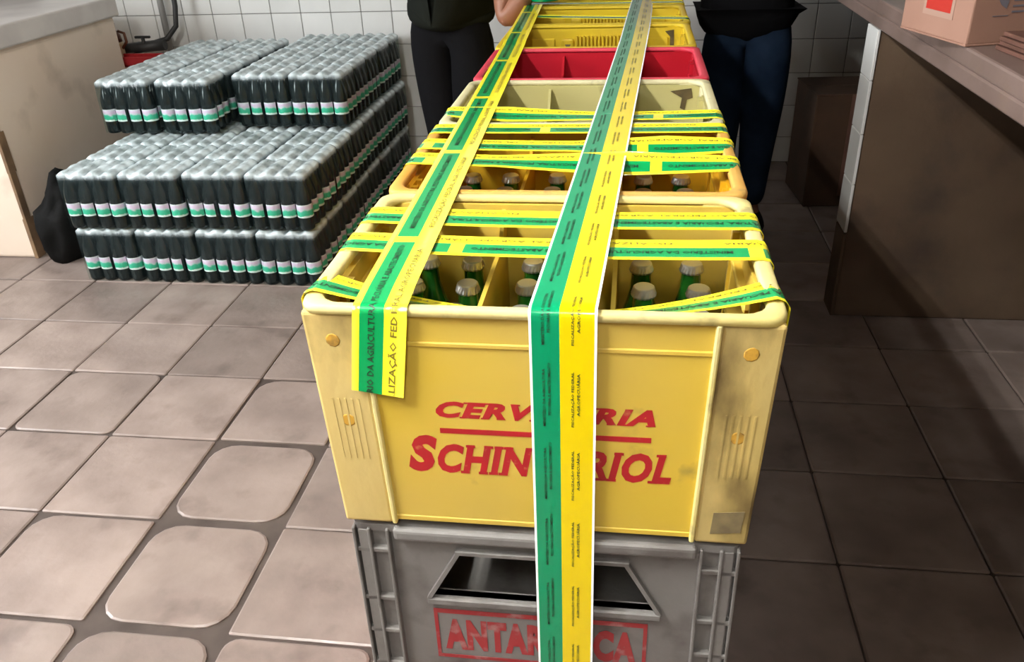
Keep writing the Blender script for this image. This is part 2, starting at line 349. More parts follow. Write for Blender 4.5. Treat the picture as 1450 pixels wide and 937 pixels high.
# right hand counter: stone slab on a masonry support with a tiled end
slab = bmesh.new(); bx(slab, 1.034, X1, .25, Y1, .905, .94, .004); bx(slab, 1.038, X1, .25, Y1, .938, .978, .006, 2)
tag(obj('counter_slab', slab, 'pink_stone'), 'long brownish stone counter slab along the right side', 'counter', kind='structure')
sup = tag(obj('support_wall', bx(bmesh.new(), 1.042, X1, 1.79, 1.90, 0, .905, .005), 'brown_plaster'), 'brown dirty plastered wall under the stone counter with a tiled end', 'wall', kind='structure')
b = bmesh.new(); bx(b, 1.034, 1.043, 1.789, 1.901, 0, .29, .002); obj('plaster_patch', b, 'brown_plaster', sup)
for k, (a, c) in enumerate(((.297, .452), (.454, .607), (.609, .763), (.765, .904))):
    b = bmesh.new(); bx(b, 1.033, 1.042, 1.785, 1.90, a, c, .0015); obj('tile', b, 'wall_tile', sup)

# left hand block: beige masonry counter
lb = tag(empty('masonry_counter', (-2.5, 2.6, 0)), 'beige masonry counter with grey stone top at the left edge', 'counter', kind='structure')
b = bmesh.new(); bx(b, -.45, .459, -.50, .46, 0, .80, .012, 2); obj('body', b, 'beige_paint', lb)
b = bmesh.new(); bx(b, -.5, .48, -.52, .48, .80, .885, .008, 2); obj('stone_top', b, 'grey_stone', lb)
b = bmesh.new()
for z0, z1, w in ((.0, .17, .045), (.17, .36, .03), (.36, .52, .036), (.52, .68, .02)): bx(b, .4605-w*.3, .4635, -.5035, -.5+w, z0, z1, .001)
obj('rust_streak', b, 'brown_rust', lb)
b = bmesh.new(); bx(b, -2.6, -1.88, 3.09, Y1-.002, 0, .56, .01)
tag(obj('masonry_ledge', b, 'beige_paint'), 'low masonry ledge against the tiled back wall', 'ledge', kind='structure')

# ------------------------------------------------------------------ crates
CW, CD, CH, PIT = 0.52, 0.360, 0.3055, 0.3656
LH = 0.3087
def rrect(x0, x1, y0, y1, r, n=5):
    pts = []
    for x, y, a in ((x1-r, y1-r, 0), (x0+r, y1-r, 90), (x0+r, y0+r, 180), (x1-r, y0+r, 270)):
        for i in range(n):
            t = math.radians(a+90*i/(n-1)); pts.append((x+r*math.cos(t), y+r*math.sin(t)))
    return pts
def taper(bm, k=.05):
    for v in bm.verts: v.co.x *= 1-k*(1-max(0, min(1, v.co.z/CH)))
    return bm
hw, hd = CW/2, CD/2
def rim_bm(tk=0.019, h=.010, w=hw, d=hd):
    bm = bmesh.new(); loops = []
    o = rrect(-w, w, -d, d, .022); i = rrect(-w+tk, w-tk, -d+.0125, d-.0125, .030)
    def mixl(t, ins=0): return [(a[0]*(1-t)+c[0]*t, a[1]*(1-t)+c[1]*t) for a, c in zip(o, i)]
    for t, z in ((0, CH-h), (0, CH-.0045), (.07, CH-.0013), (.20, CH), (.80, CH), (.93, CH-.0013), (1, CH-.0045), (1, CH-h)):
        loops.append([bm.verts.new((p[0], p[1], z)) for p in mixl(t)])
    n = len(o)
    for a, c in zip(loops, loops[1:]+loops[:1]):
        for k in range(n):
            f = bm.faces.new((a[k], a[(k+1) % n], c[(k+1) % n], c[k])); f.smooth = True
    return bm
# --- closed-wall crate (yellow, orange, red, pale)
def solid_parts():
    P = []
    bm = rim_bm(); P.append(('rim', mesh_of('rim', taper(bm)), 'R', (0, 0, 0), 0))
    bm = bmesh.new(); x = .197
    bx(bm, -x, x, -hd+.005, -hd+.0125, .006, CH-.008); bx(bm, -hw+.012, hw-.012, -hd+.012, -hd+.0188, .006, CH-.0098)
    bx(bm, -.15, .19, -hd+.003, -hd+.007, CH-.049, CH-.043, .001)      # thin horizontal ridge
    bx(bm, -x, x, -hd+.004, -hd+.010, .004, .014, .002)                 # foot ridge
    fw_ = mesh_of('wall_panel', taper(bm)); P.append(('wall_panel', fw_, 'B', (0, 0, 0), 0)); P.append(('wall_panel', fw_, 'B', (0, 0, 0), PI))
    bm = bmesh.new()                                                   # end wall with hand hole and ribs
    y = hd-.03
    for (a0, a1, c0, c1) in ((-y, -.065, .006, CH-.02), (.065, y, .006, CH-.02), (-.065, .065, .006, CH-.105), (-.065, .065, CH-.05, CH-.02)):
        bx(bm, -hw+.008, -hw+.019, a0, a1, c0, c1)
    for a in (-.10, -.068, .068, .10): bx(bm, -hw+.019, -hw+.028, a-.004, a+.004, .03, CH-.02)
    bx(bm, -hw+.010, -hw+.034, -.072, .072, CH-.112, CH-.104, .002)
    bx(bm, -hw+.010, -hw+.030, -.072, .072, CH-.052, CH-.045, .002)
    ew = mesh_of('end_wall', taper(bm)); P.append(('end_wall', ew, 'B', (0, 0, 0), 0)); P.append(('end_wall', ew, 'B', (0, 0, 0), PI))
    for sx in (-1, 1):
        for sy in (-1, 1):
            bm = bmesh.new()
            bx(bm, sx*(hw-.0335)-.0325, sx*(hw-.0335)+.0325, sy*(hd-.010)-.008, sy*(hd-.010)+.008, 0, CH-.009, .004, 2)
            bx(bm, sx*(hw-.0115)-.009, sx*(hw-.0115)+.009, sy*(hd-.040)-.026, sy*(hd-.040)+.026, .001, CH-.0095, .004, 2)
            for q in (.010, .018, .026, .034, .042): bx(bm, sx*(hw-.0075-q)-.0012, sx*(hw-.0075-q)+.0012, sy*(hd-.0022)-.0008, sy*(hd-.0022)+.0008, .10, .185)
            P.append(('corner_post', mesh_of('corner_post', taper(bm)), 'P', (0, 0, 0), 0))
            bm = bmesh.new(); xx = sx*(hw-.069)
            bx(bm, xx-.0032, xx+.0032, sy*(hd-.004)-.005, sy*(hd-.004)+.005, .001, CH-.0095, .0018)
            P.append(('rib', mesh_of('rib', taper(bm)), 'R', (0, 0, 0), 0))
            for z in (.155, .262):
                bm = bmesh.new(); lathe(bm, [(.0085, 0), (.0085, .0004), (.007, .0006)], 9)
                bmesh.ops.rotate(bm, verts=bm.verts[:], matrix=Matrix.Rotation(-sy*PI/2, 3, 'X'))
                for v in bm.verts: v.co += Vector((sx*(hw-.033), sy*(hd-.0022), z))
                P.append(('plug', mesh_of('plug', taper(bm)), 'G', (0, 0, 0), 0))
    bm = bmesh.new(); bx(bm, -hw+.012, hw-.012, -hd+.012, hd-.012, .004, .014); P.append(('base', mesh_of('base', taper(bm)), 'B', (0, 0, 0), 0))
    for sx in (-1, 1):
        bm = bmesh.new(); e = hd-.018; prism(bm, [(-e, .014), (e, .014), (e, CH-.016), (e-.012, CH-.018), (e-.05, CH-.055), (-e+.05, CH-.055), (-e+.012, CH-.018), (-e, CH-.016)], 0, sx*.080-.0028, sx*.080+.0028); P.append(('divider', mesh_of('divider', bm), 'B', (0, 0, 0), 0))
    for yy in (-.075, 0, .075):
        bm = bmesh.new(); bx(bm, -hw+.022, hw-.022, yy-.0022, yy+.0022, .014, .12); P.append(('cross_divider', mesh_of('cross_divider', taper(bm)), 'B', (0, 0, 0), 0))
    return P
SOLID = solid_parts()
# --- ribbed crate: like the closed one with upright ribs and pointed grips on the long walls
def ribbed_parts():
    P = [p for p in SOLID if p[0] not in ('divider', 'plug')]
    for s in (-1, 1):
        for k in range(13):
            bm = bmesh.new(); x = -.066+.011*k; bx(bm, x-.0022, x+.0022, s*(hd-.023)-.007, s*(hd-.023)+.007, .02, CH-.03); P.append(('wall_rib', mesh_of('wall_rib', bm), 'R', (0, 0, 0), 0))
        for sx in (-1, 1):
            bm = bmesh.new(); bx(bm, sx*.092-.018, sx*.092+.018, s*(hd-.022)-.006, s*(hd-.022)+.006, CH-.085, CH-.036, .005, 2); P.append(('grip_boss', mesh_of('grip_boss', bm), 'R', (0, 0, 0), 0))
            bm = bmesh.new(); yy = s*(hd-.0285); prism(bm, [(sx*.092-.009, CH-.052), (sx*.092+.009, CH-.052), (sx*.092, CH-.066)], 1, yy-.0006, yy+.0006); P.append(('arrow_mark', mesh_of('arrow_mark', bm), 'D', (0, 0, 0), 0))
            bm = bmesh.new(); bx(bm, sx*.165-.035, sx*.165+.035, s*(hd-.021)-.004, s*(hd-.021)+.004, CH-.09, CH-.036, .003); P.append(('wall_pad', mesh_of('wall_pad', bm), 'B', (0, 0, 0), 0))
    return P
RIBBED = ribbed_parts()
# --- grey crate with hand openings and ribbed posts
def grey_parts():
    P = []; w = .241; d = hd-.002; H = CH
    bm = bmesh.new()                                                   # the top band
    o = rrect(-w, w, -d+.004, d-.004, .012); i = rrect(-w+.018, w-.018, -d+.022, d-.022, .012); n = len(o); lp = []
    for q, z in ((o, H-.012), (o, H-.001), (i, H-.001), (i, H-.012)): lp.append([bm.verts.new((*p, z)) for p in q])
    for a, c in zip(lp, lp[1:]+lp[:1]):
        for k in range(n): bm.faces.new((a[k], a[(k+1) % n], c[(k+1) % n], c[k]))
    P.append(('rim', mesh_of('rim', bm), 'R', (0, 0, 0), 0))
    zb = .3087                                                         # heights seen in the photo are above this crate's foot
    top0, top1 = .571-zb, .491-zb
    bm = bmesh.new()
    ya, yb = -d+.010, -d+.022
    bx(bm, -.187, .19, -d-.004, -d+.012, .593-zb, H-.001, .006, 3)       # rounded front band
    for pts in ([(-.197, top0), (-.104, top0), (-.147, top1), (-.197, top1)], [(.105, top0), (.197, top0), (.197, top1), (.147, top1)]): prism(bm, pts, 1, ya, yb)
    bx(bm, -.197, .197, ya, yb, top0, H-.012); bx(bm, -.197, .197, ya, yb, .006, top1)
    for s in (-1, 1):                                                  # frame of the opening
        prism(bm, [(s*.104, top0), (s*.110, top0), (s*.153, top1), (s*.147, top1)], 1, ya-.008, yb+.002)
    bx(bm, -.110, .110, ya-.008, yb, top0-.001, top0+.006, .001); bx(bm, -.153, .153, ya-.008, yb, top1-.012, top1, .002)
    wm = mesh_of('wall_panel', bm); P.append(('wall_panel', wm, 'B', (0, 0, 0), 0)); P.append(('wall_panel', wm, 'B', (0, 0, 0), PI))
    bm = bmesh.new()
    for (a0, a1, c0, c1) in ((-d+.02, -.06, .006, H-.012), (.06, d-.02, .006, H-.012), (-.06, .06, .006, H-.10), (-.06, .06, H-.045, H-.012)): bx(bm, -w+.008, -w+.018, a0, a1, c0, c1)
    em = mesh_of('end_wall', bm); P.append(('end_wall', em, 'B', (0, 0, 0), 0)); P.append(('end_wall', em, 'B', (0, 0, 0), PI))
    for sx in (-1, 1):
        for sy in (-1, 1):
            bm = bmesh.new()
            bx(bm, sx*(w-.024)-.021, sx*(w-.024)+.021, sy*(d-.016)-.006, sy*(d-.016)+.006, .002, H-.01)
            bx(bm, sx*(w-.014)-.006, sx*(w-.014)+.006, sy*(d-.022)-.02, sy*(d-.022)+.02, .002, H-.01)
            P.append(('corner_post', mesh_of('corner_post', bm), 'B', (0, 0, 0), 0))
            for q in (.002, .022, .046):
                bm = bmesh.new(); bx(bm, sx*(w-q)-.002, sx*(w-q)+.002, sy*(d-.009)-.009, sy*(d-.009)+.009, .002, H-.006, .001); P.append(('rib', mesh_of('rib', bm), 'R', (0, 0, 0), 0))
            for z in (.05, .115, top1-.006, .262):
                bm = bmesh.new(); bx(bm, sx*(w-.024)-.023, sx*(w-.024)+.023, sy*(d-.010)-.008, sy*(d-.010)+.008, z-.004, z+.004, .0015); P.append(('cross_rib', mesh_of('cross_rib', bm), 'R', (0, 0, 0), 0))
    bm = bmesh.new(); bx(bm, -w+.01, w-.01, -d+.01, d-.01, .004, .014); P.append(('base', mesh_of('base', bm), 'B', (0, 0, 0), 0))
    return P
GREY = grey_parts()
CRATES = 'row of stacked bottle crates'
def crate(parts, loc, cols, label, rz=0.0, name='bottle_crate'):
    t = tag(empty(name, loc, rz), label, 'crate', CRATES)
    for nm, me, k, l, r in parts: put(nm, me, cols[k], t, l, (0, 0, r))
    return t
Y_CREAM = dict(R='rim_plastic', B='yellow_plastic', P='cream_plastic', G='plug_orange', D='dark_scuff')
Y_BRIGHT = dict(R='bright_yellow_plastic', B='bright_yellow_plastic', P='bright_yellow_plastic', G='plug_orange', D='dark_scuff')
ORANGE = dict(R='orange_rim', B='orange_plastic', P='orange_plastic', G='plug_orange', D='dark_scuff')
PALE = dict(R='pale_rim', B='pale_plastic', P='pale_rim', G='plug_orange', D='dark_scuff')
RED = dict(R='red_rim', B='red_plastic', P='red_plastic', G='red_plastic', D='red_plastic')
GREYC = dict(R='grey_plastic', B='grey_plastic', P='grey_plastic', G='grey_plastic', D='grey_plastic')
cx0 = .26
Z3 = .926-CH
TOP = [(SOLID, Y_CREAM, 'cream yellow plastic crate with red lettering, nearest on top of the row'),
       (SOLID, ORANGE, 'orange plastic crate with bottles, second on top of the row'),
       (SOLID, PALE, 'pale olive cream crate, between the orange and red ones'),
       (SOLID, RED, 'red plastic crate on top of the row'),
       (RIBBED, Y_BRIGHT, 'yellow crate with ribbed wall right behind the red crate'),
       (RIBBED, Y_BRIGHT, 'yellow ribbed crate, second behind the red crate'),
       (RIBBED, Y_BRIGHT, 'yellow ribbed crate, third behind the red crate'),
       (SOLID, Y_BRIGHT, 'yellow crate at the far end of the row')]
top_crates = []
for k, (p, c, l) in enumerate(TOP):
    dx = [0, .001, 0, .002, -.002, .0, .002, 0][k]
    top_crates.append(crate(p, (cx0+dx, hd+k*PIT, Z3), c, l))
under = ['front', 'second', 'third', 'fourth', 'fifth', 'sixth', 'seventh', 'last']
LOW2 = [(GREY, GREYC), (SOLID, Y_CREAM), (GREY, GREYC), (SOLID, RED), (SOLID, Y_CREAM), (SOLID, ORANGE), (GREY, GREYC), (SOLID, RED)]
LOW1 = [(SOLID, RED), (GREY, GREYC), (SOLID, Y_CREAM), (SOLID, ORANGE), (GREY, GREYC), (SOLID, RED), (SOLID, Y_CREAM), (SOLID, Y_CREAM)]
lows = []
CN = {id(GREYC): 'grey', id(Y_CREAM): 'cream yellow', id(RED): 'red', id(ORANGE): 'orange'}
for k in range(8):
    for lay, src, z in (('middle', LOW2, LH), ('bottom', LOW1, 0.0)):
        p, c = src[k]
        l = 'grey plastic crate with red lettering and open hand hole under the front cream crate' if (k == 0 and lay == 'middle') else '%s crate in the %s layer of the %s stack of the row' % (CN[id(c)], lay, under[k])
        lows.append(crate(p, (cx0, hd+k*PIT, z), c, l))

# printing on the front faces (flat meshes just proud of the plastic)
def flat_print(name, VF, mapf, m, parent=None):
    V, F = VF; me = bpy.data.meshes.new(name); me.from_pydata([mapf(*v) for v in V], [], F); me.update()
    return put(name, me, m, parent)
fc = top_crates[0]; gc = lows[0]
def on_front(x0, z0, parent, y=None):
    l = parent.location
    return lambda x, y_, d=0.0: (x0+x-l.x, y-l.y-d, z0+y_-l.z)
yf = .0046
def word(s, x0, x1, z0, h, parent, m, bold, shear, y=yf, space=1.0, serif=0.0):
    V, F = text_mesh(s, 1.0, bold, shear, space, 3, x1-x0, h); root = list(range(len(V)))     # one object per letter
    def find(a):
        while root[a] != a: root[a] = root[root[a]]; a = root[a]
        return a
    for f in F:
        for q in f[1:]: root[find(q)] = find(f[0])
    comps = sorted(set(find(q) for f in F for q in f), key=lambda r: min(V[q][0] for f in F if find(f[0]) == r for q in f))
    SB = {'E': [.04], 'R': [.08, .92], 'I': [.5], 'H': [.1, .9], 'N': [.07], 'L': [.08], 'A': [.04, .93]}; ST = {'R': [.06], 'E': [.05], 'V': [.08, .92], 'I': [.5], 'H': [.1, .9], 'N': [.06, .93], 'L': [.1], 'J': [.8]}
    for li, r in enumerate(comps):
        fs = [f for f in F if find(f[0]) == r]; ids = sorted(set(q for f in fs for q in f)); ix = {q: n for n, q in enumerate(ids)}
        PV = [V[q] for q in ids]; b0 = min(p[1] for p in PV); b1 = max(p[1] for p in PV); PF = [tuple(ix[q] for q in f) for f in fs]
        if serif and li < len(s):
            a0 = min(p[0] for p in PV); a1 = max(p[0] for p in PV); h_ = b1-b0; sl = serif*h_; wd = a1-a0-sl; ht = h_*.09; dd = .0002+.00008*(li % 2)
            for tab, yb in ((SB, b0), (ST, b1-ht)):
                for kk, fr in enumerate(tab.get(s[li], [])):
                    xc = a0+fr*wd+sl*(yb-b0+ht/2)/h_; hl = h_*.13; n0 = len(PV); PV += [(xc-hl, yb, dd+.00002*kk), (xc+hl, yb, dd+.00002*kk), (xc+hl, yb+ht, dd+.00002*kk), (xc-hl, yb+ht, dd+.00002*kk)]; PF.append((n0, n0+1, n0+2, n0+3))
        flat_print('letter', (PV, PF), on_front(x0, z0, parent, y), m, parent)
word('CERVEJARIA', .143, .392, .777, .029, fc, 'red_ink', .05, .30, space=1.15, serif=.28)
word('S', .104, .141, .7035, .054, fc, 'red_ink', .055, .22)
word('CHINCARIOL', .140, .413, .7035, .043, fc, 'red_ink', .045, .25, space=1.12, serif=.22)
b = bmesh.new(); bx(b, .146-fc.location.x, .388-fc.location.x, yf-.0002-fc.location.y, yf-fc.location.y, .7615-fc.location.z, .7685-fc.location.z); obj('underline', b, 'red_ink', fc)
yg = .0113
word('ANTARCTICA', .124, .384, .388, .060, gc, 'faded_red_ink', .06, .0, y=yg, space=1.12)
b = bmesh.new(); gl = gc.location
for (a, c, e, g) in ((.112, .117, .372, .466), (.392, .397, .372, .466), (.117, .392, .458, .466), (.117, .392, .372, .378)):
    bx(b, a-gl.x, c-gl.x, yg-.0003-gl.y, yg-gl.y, e-gl.z, g-gl.z)
obj('print_frame', b, 'faded_red_ink', gc)
# scuffed patch low on the right post of the front crate
b = bmesh.new(); fl = fc.location; prism(b, [(.462-fl.x, .636-fl.z), (.497-fl.x, .640-fl.z), (.499-fl.x, .672-fl.z), (.464-fl.x, .668-fl.z)], 1, .0014-fl.y, .0021-fl.y); obj('scuff_patch', b, 'dark_scuff', fc)

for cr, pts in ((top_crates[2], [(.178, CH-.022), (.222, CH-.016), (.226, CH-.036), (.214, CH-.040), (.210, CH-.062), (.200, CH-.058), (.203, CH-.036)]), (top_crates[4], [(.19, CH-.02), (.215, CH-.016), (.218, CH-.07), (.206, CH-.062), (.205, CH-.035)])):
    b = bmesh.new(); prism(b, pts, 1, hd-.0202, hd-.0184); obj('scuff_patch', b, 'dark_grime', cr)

# ------------------------------------------------------------------ beer bottles in the two front crates
bh = .222
bm = lathe(bmesh.new(), [(.026, 0), (.029, .004), (.0295, .12), (.028, .138), (.020, .160), (.0142, .182), (.0132, .205), (.0140, .207), (.0140, .213), (.0125, .215)], 16); BEER = mesh_of('glass', bm)
bm = bmesh.new(); seg = 40; pr = [(.0152, .2065), (.0160, .209), (.0146, .2160), (.0140, .2180), (.0126, .2192)]; rings = []
for n, (r, z) in enumerate(pr):
    rings.append([bm.verts.new(((r+(.0009 if k % 2 and n < 2 else 0))*math.cos(2*PI*k/seg), (r+(.0009 if k % 2 and n < 2 else 0))*math.sin(2*PI*k/seg), z)) for k in range(seg)])
for a, c in zip(rings, rings[1:]):
    for k in range(seg): bm.faces.new((a[k], a[(k+1) % seg], c[(k+1) % seg], c[k]))
bm.faces.new(rings[-1]); CAP = mesh_of('cap', bm)
colw = ['leftmost', 'second', 'third', 'fourth', 'fifth', 'rightmost']; roww = ['front', 'second', 'third', 'back']
def bottles(ci, cname, skip=()):
    loc = top_crates[ci].location
    for r in range(4):
        for c in range(6):
            if (r, c) in skip: continue
            x = loc.x+(-2.5+c)*.0755+random.uniform(-.002, .002); x += (.004 if c in (1, 3, 5) else -.004)*(-1)
            y = loc.y+(-1.5+r)*.075+random.uniform(-.002, .002)
            t = tag(empty('beer_bottle', (x, y, loc.z+.0145)), 'green capped beer bottle, %s in the %s row of the %s crate' % (colw[c], roww[r], cname), 'bottle', 'beer bottles in the %s crate' % cname)
            t.rotation_euler = (random.uniform(-.012, .012), random.uniform(-.012, .012), random.uniform(0, 6))
            put('glass', BEER, 'green_glass', t); put('cap', CAP, 'cap_silver', t)
bottles(0, 'front cream')
bottles(1, 'orange')

# ------------------------------------------------------------------ sealing tapes
def tape(name, label, path, width, zones, lines, upfix, rollf=None, offs=0.0, bars=None, period=.36, bar_mat=0, group='official sealing tapes'):
    """path: list of points, the lettering runs along it; upfix(tangent) gives the direction of the top edge.
    zones: [(v0,v1,material)] measured from the top edge; lines: [(text, v_bottom, height, length, u_offset, material)]"""
    pts = [Vector(p) for p in path]; cum = [0]
    for a, c in zip(pts, pts[1:]): cum.append(cum[-1]+(c-a).length)
    tot = cum[-1]
    import bisect
    def at(u):
        u = max(0, min(tot-1e-6, u)); k = min(len(pts)-2, max(0, bisect.bisect_right(cum, u)-1)); f = (u-cum[k])/(cum[k+1]-cum[k])
        p = pts[k].lerp(pts[k+1], f); t = (pts[k+1]-pts[k]).normalized(); return p, t
    def P(u, v, lift=0.0):
        p, t = at(u); upv = upfix(t); upv = (upv-t*upv.dot(t)).normalized(); n = t.cross(upv)
        if rollf:
            a = rollf(u/tot); upv, n = upv*math.cos(a)+n*math.sin(a), n*math.cos(a)-upv*math.sin(a)
        return p+upv*(width/2-v)+n*(offs+lift)
    us = set([0.0, tot]); 
    for c in cum: us.add(c)
    step = .02; k = 0
    while k*step < tot: us.add(k*step); k += 1
    bs = []
    if bars is not None:
        u = bars
        while u < tot: bs.append((u, u+.018)); us.add(max(0, u)); us.add(min(tot, u+.018)); u += period
    us = sorted(us); us = [u for i, u in enumerate(us) if i == 0 or u-us[i-1] > 1e-5]
    vs = sorted(set([z[0] for z in zones]+[z[1] for z in zones]))
    bm = bmesh.new(); grid = []; th = .0003
    g1 = [[bm.verts.new(P(u, v)) for v in vs] for u in us]
    g2 = [[bm.verts.new(P(u, v, -th)) for v in vs] for u in us]
    mnames = []
    for z in zones:
        if z[2] not in mnames: mnames.append(z[2])
    for i in range(len(us)-1):
        um = (us[i]+us[i+1])/2; inb = any(a <= um <= c for a, c in bs)
        for j in range(len(vs)-1):
            vm = (vs[j]+vs[j+1])/2; mi = 0
            for z in zones:
                if z[0] <= vm <= z[1]: mi = mnames.index(z[2])
            if inb and 'green' in mnames[mi]: mi = bar_mat
            f = bm.faces.new((g1[i][j], g1[i][j+1], g1[i+1][j+1], g1[i+1][j])); f.material_index = mi; f.smooth = True
            f = bm.faces.new((g2[i][j], g2[i+1][j], g2[i+1][j+1], g2[i][j+1])); f.material_index = mi; f.smooth = True
    for i in range(len(us)-1):
        for j, s in ((0, 1), (len(vs)-1, -1)): bm.faces.new((g1[i][j], g1[i+1][j], g2[i+1][j], g2[i][j]))
    me = bpy.data.meshes.new(name); bm.to_mesh(me); bm.free()
    o = tag(put(name, me, mnames), label, 'tape', group)
    for (txt, vb, h, ln, uo, m) in lines:
        TV, TF = text_mesh(txt, 1.0, .018, .0, 1.0, 1, ln, h)
        V = []; F = []; u = uo
        while u < tot:
            if u+ln > 0:
                base = len(V); keep = {}
                for n, (x, y) in enumerate(TV):
                    V.append(P(u+x, vb-y, .00035))
                for f in TF:
                    if all(0 <= u+TV[q][0] <= tot for q in f): F.append(tuple(base+q for q in f))
            u += period
        if F:
            me = bpy.data.meshes.new('lettering'); me.from_pydata(V, [], F); me.update(); tag(put('lettering', me, m, o), None, None, kind='stuff')
    return o
T_MIN = 'MINISTÉRIO DA AGRICULTURA, PECUÁRIA E ABASTECIMENTO'; T_FIS = 'FISCALIZAÇÃO FEDERAL AGROPECUÁRIA'
ZR = .926
WA = .060
zA = [(0, .008, 'tape_yellow'), (.008, .035, 'tape_green'), (.035, WA, 'tape_yellow')]
def up_left(t): return Vector((-1, 0, 0))
def up_near(t): return Vector((0, -1, 0)) if abs(t.z) < .99 else Vector((0, -1, 0))
# lengthwise tape on the left; ends part way down the front crate
def over_front(x_bot, x_rim, zbot, z_top, tail):
    p = [(x_bot, -.0045, zbot)]
    n = 6
    for k in range(1, n): p.append((x_bot+(x_rim-x_bot)*k/n, -.0045, zbot+(z_top-.008-zbot)*k/n))
    for a in (0, 22, 45, 68, 90):
        t = math.radians(a); p.append((x_rim, -.0045+.009*(1-math.cos(t)), z_top-.008+.008*math.sin(t)))
    return p+tail
pa = over_front(.080, .094, .818, ZR+.0028, [(.093-.032*y, y, ZR+.0028+(.003 if y > 1.5 else 0)) for y in [.05+.06*k for k in range(37)]])
tape('sealing_tape', 'long yellow and green tape along the left of the row, ending on the front crate', pa, WA, zA,
     [(T_MIN, .0265, .011, .315, .30-.36+.02, 'tape_ink'), (T_FIS, .0515, .011, .30, -.036, 'tape_ink_faded')], up_left, bars=-.065+.0+.36-.01, period=.37, offs=.0)
WB = .072
zB = [(0, .0028, 'tape_white'), (.0028, .0325, 'tape_deep_green'), (.0325, .0692, 'tape_deep_yellow'), (.0692, WB, 'tape_white')]
pb = over_front(.291, .290, .03, ZR+.0052, [(.290+.0445*y, y, ZR+.0052+.02*max(0, y-1.5)) for y in [.05+.06*k for k in range(38)]])
tape('sealing_tape', 'wide green and yellow tape with white edges running down the front of both crates', pb, WB, zB,
     [('MINISTÉRIO DA AGRICULTURA', .0165, .0042, .075, .02, 'tape_ink'), ('PECUÁRIA E ABASTECIMENTO', .0225, .0042, .068, .035, 'tape_ink'),
      ('FISCALIZAÇÃO FEDERAL', .0485, .0042, .072, .02, 'tape_ink'), ('AGROPECUÁRIA', .0545, .0042, .055, .035, 'tape_ink')], up_left, period=.105,
     rollf=lambda s: 0 if s < .78 else (s-.78)*3.0)
# crosswise tapes: lettering upside down for the viewer
def cross(yl, yr, sag, z=ZR+.0016, drop=.05, ym=0.0):
    p = []
    p.append((.5235, yr, z-drop)); p.append((.5235, yr, z-.02)); p.append((.5232, yr, z-.008)); p.append((.519, yr, z-.002))
    n = 16
    for k in range(n+1):
        t = k/n; x = .51+(.01-.51)*t; s = 4*t*(1-t)
        p.append((x, yr+(yl-yr)*t+ym*s, z-sag*s))
    p += [(.001, yl, z-.002), (-.0032, yl, z-.008), (-.0035, yl, z-.02), (-.0035, yl, z-drop)]
    return p
def cross_tape(label, yl, yr, sag, uo, rollf=None, ym=0.0, drop=.05):
    tape('sealing_tape', label, cross(yl, yr, sag, drop=drop, ym=ym), WA, zA,
         [(T_MIN, .0275, .012, .315, uo+.03, 'tape_ink'), (T_FIS, .0520, .009, .30, uo+.10, 'tape_ink_faded')], up_near, rollf=rollf, bars=uo+.36-.006, period=.36)
cross_tape('sagging crosswise tape nearest the front edge of the cream crate', .058, .066, .034, -.13, rollf=lambda s: .35*math.sin(PI*s), ym=-.008)
cross_tape('middle crosswise tape over the bottles of the cream crate', .176, .172, .004, -.30)
cross_tape('crosswise tape near the back of the cream crate', .268, .264, .003, -.10)
cross_tape('crosswise tape nearest the viewer on the orange crate', .520, .502, .003, -.19, rollf=lambda s: -.35*max(0, 1-abs(s-.35)*3))
cross_tape('middle crosswise tape on the orange crate', .601, .597, .003, -.17, rollf=lambda s: -.3*max(0, 1-abs(s-.25)*4))
cross_tape('crosswise tape over the seam between orange and pale crates', .695, .702, .001, -.0)
cross_tape('crosswise tape on the pale olive crate', .815, .795, .006, -.20, rollf=lambda s: -.22*max(0, 1-abs(s-.72)*4))
cross_tape('crosswise tape over the second ribbed yellow crate', 1.99, 1.90, .001, -.15)
cross_tape('crosswise tape over the third ribbed yellow crate', 2.26, 2.24, .001, -.2)

# ------------------------------------------------------------------ shrink-wrapped bottle packs
BP, NB, MBk = .0574, 4, 3
PW, PD, PH = NB*BP, MBk*BP, .2195
bm = lathe(bmesh.new(), [(.024, 0), (.0275, .004), (.0285, .012), (.0285, .044), (.0278, .046), (.0278, .100), (.0285, .102), (.0282, .118), (.0255, .138), (.0185, .162), (.0125, .182), (.0115, .192), (.0125, .194), (.0125, .197), (.011, .198)], 14); PET = mesh_of('bottle', bm)
bm = lathe(bmesh.new(), [(.0142, .1945), (.0145, .197), (.0145, .210), (.0135, .2125), (.005, .213)], 12); PCAP = mesh_of('cap', bm)
def label_bm(arc):
    bm = bmesh.new(); seg = 10; a = []; c = []
    for k in range(seg+1):
        t = -arc/2+arc*k/seg; a.append(bm.verts.new((.02885*math.cos(t), .02885*math.sin(t), .049))); c.append(bm.verts.new((.02885*math.cos(t), .02885*math.sin(t), .097)))
    for k in range(seg): bm.faces.new((a[k], a[k+1], c[k+1], c[k])).smooth = True
    return bm
PLAB = mesh_of('label', label_bm(math.radians(112))); PLABC = mesh_of('label', label_bm(math.radians(215)))
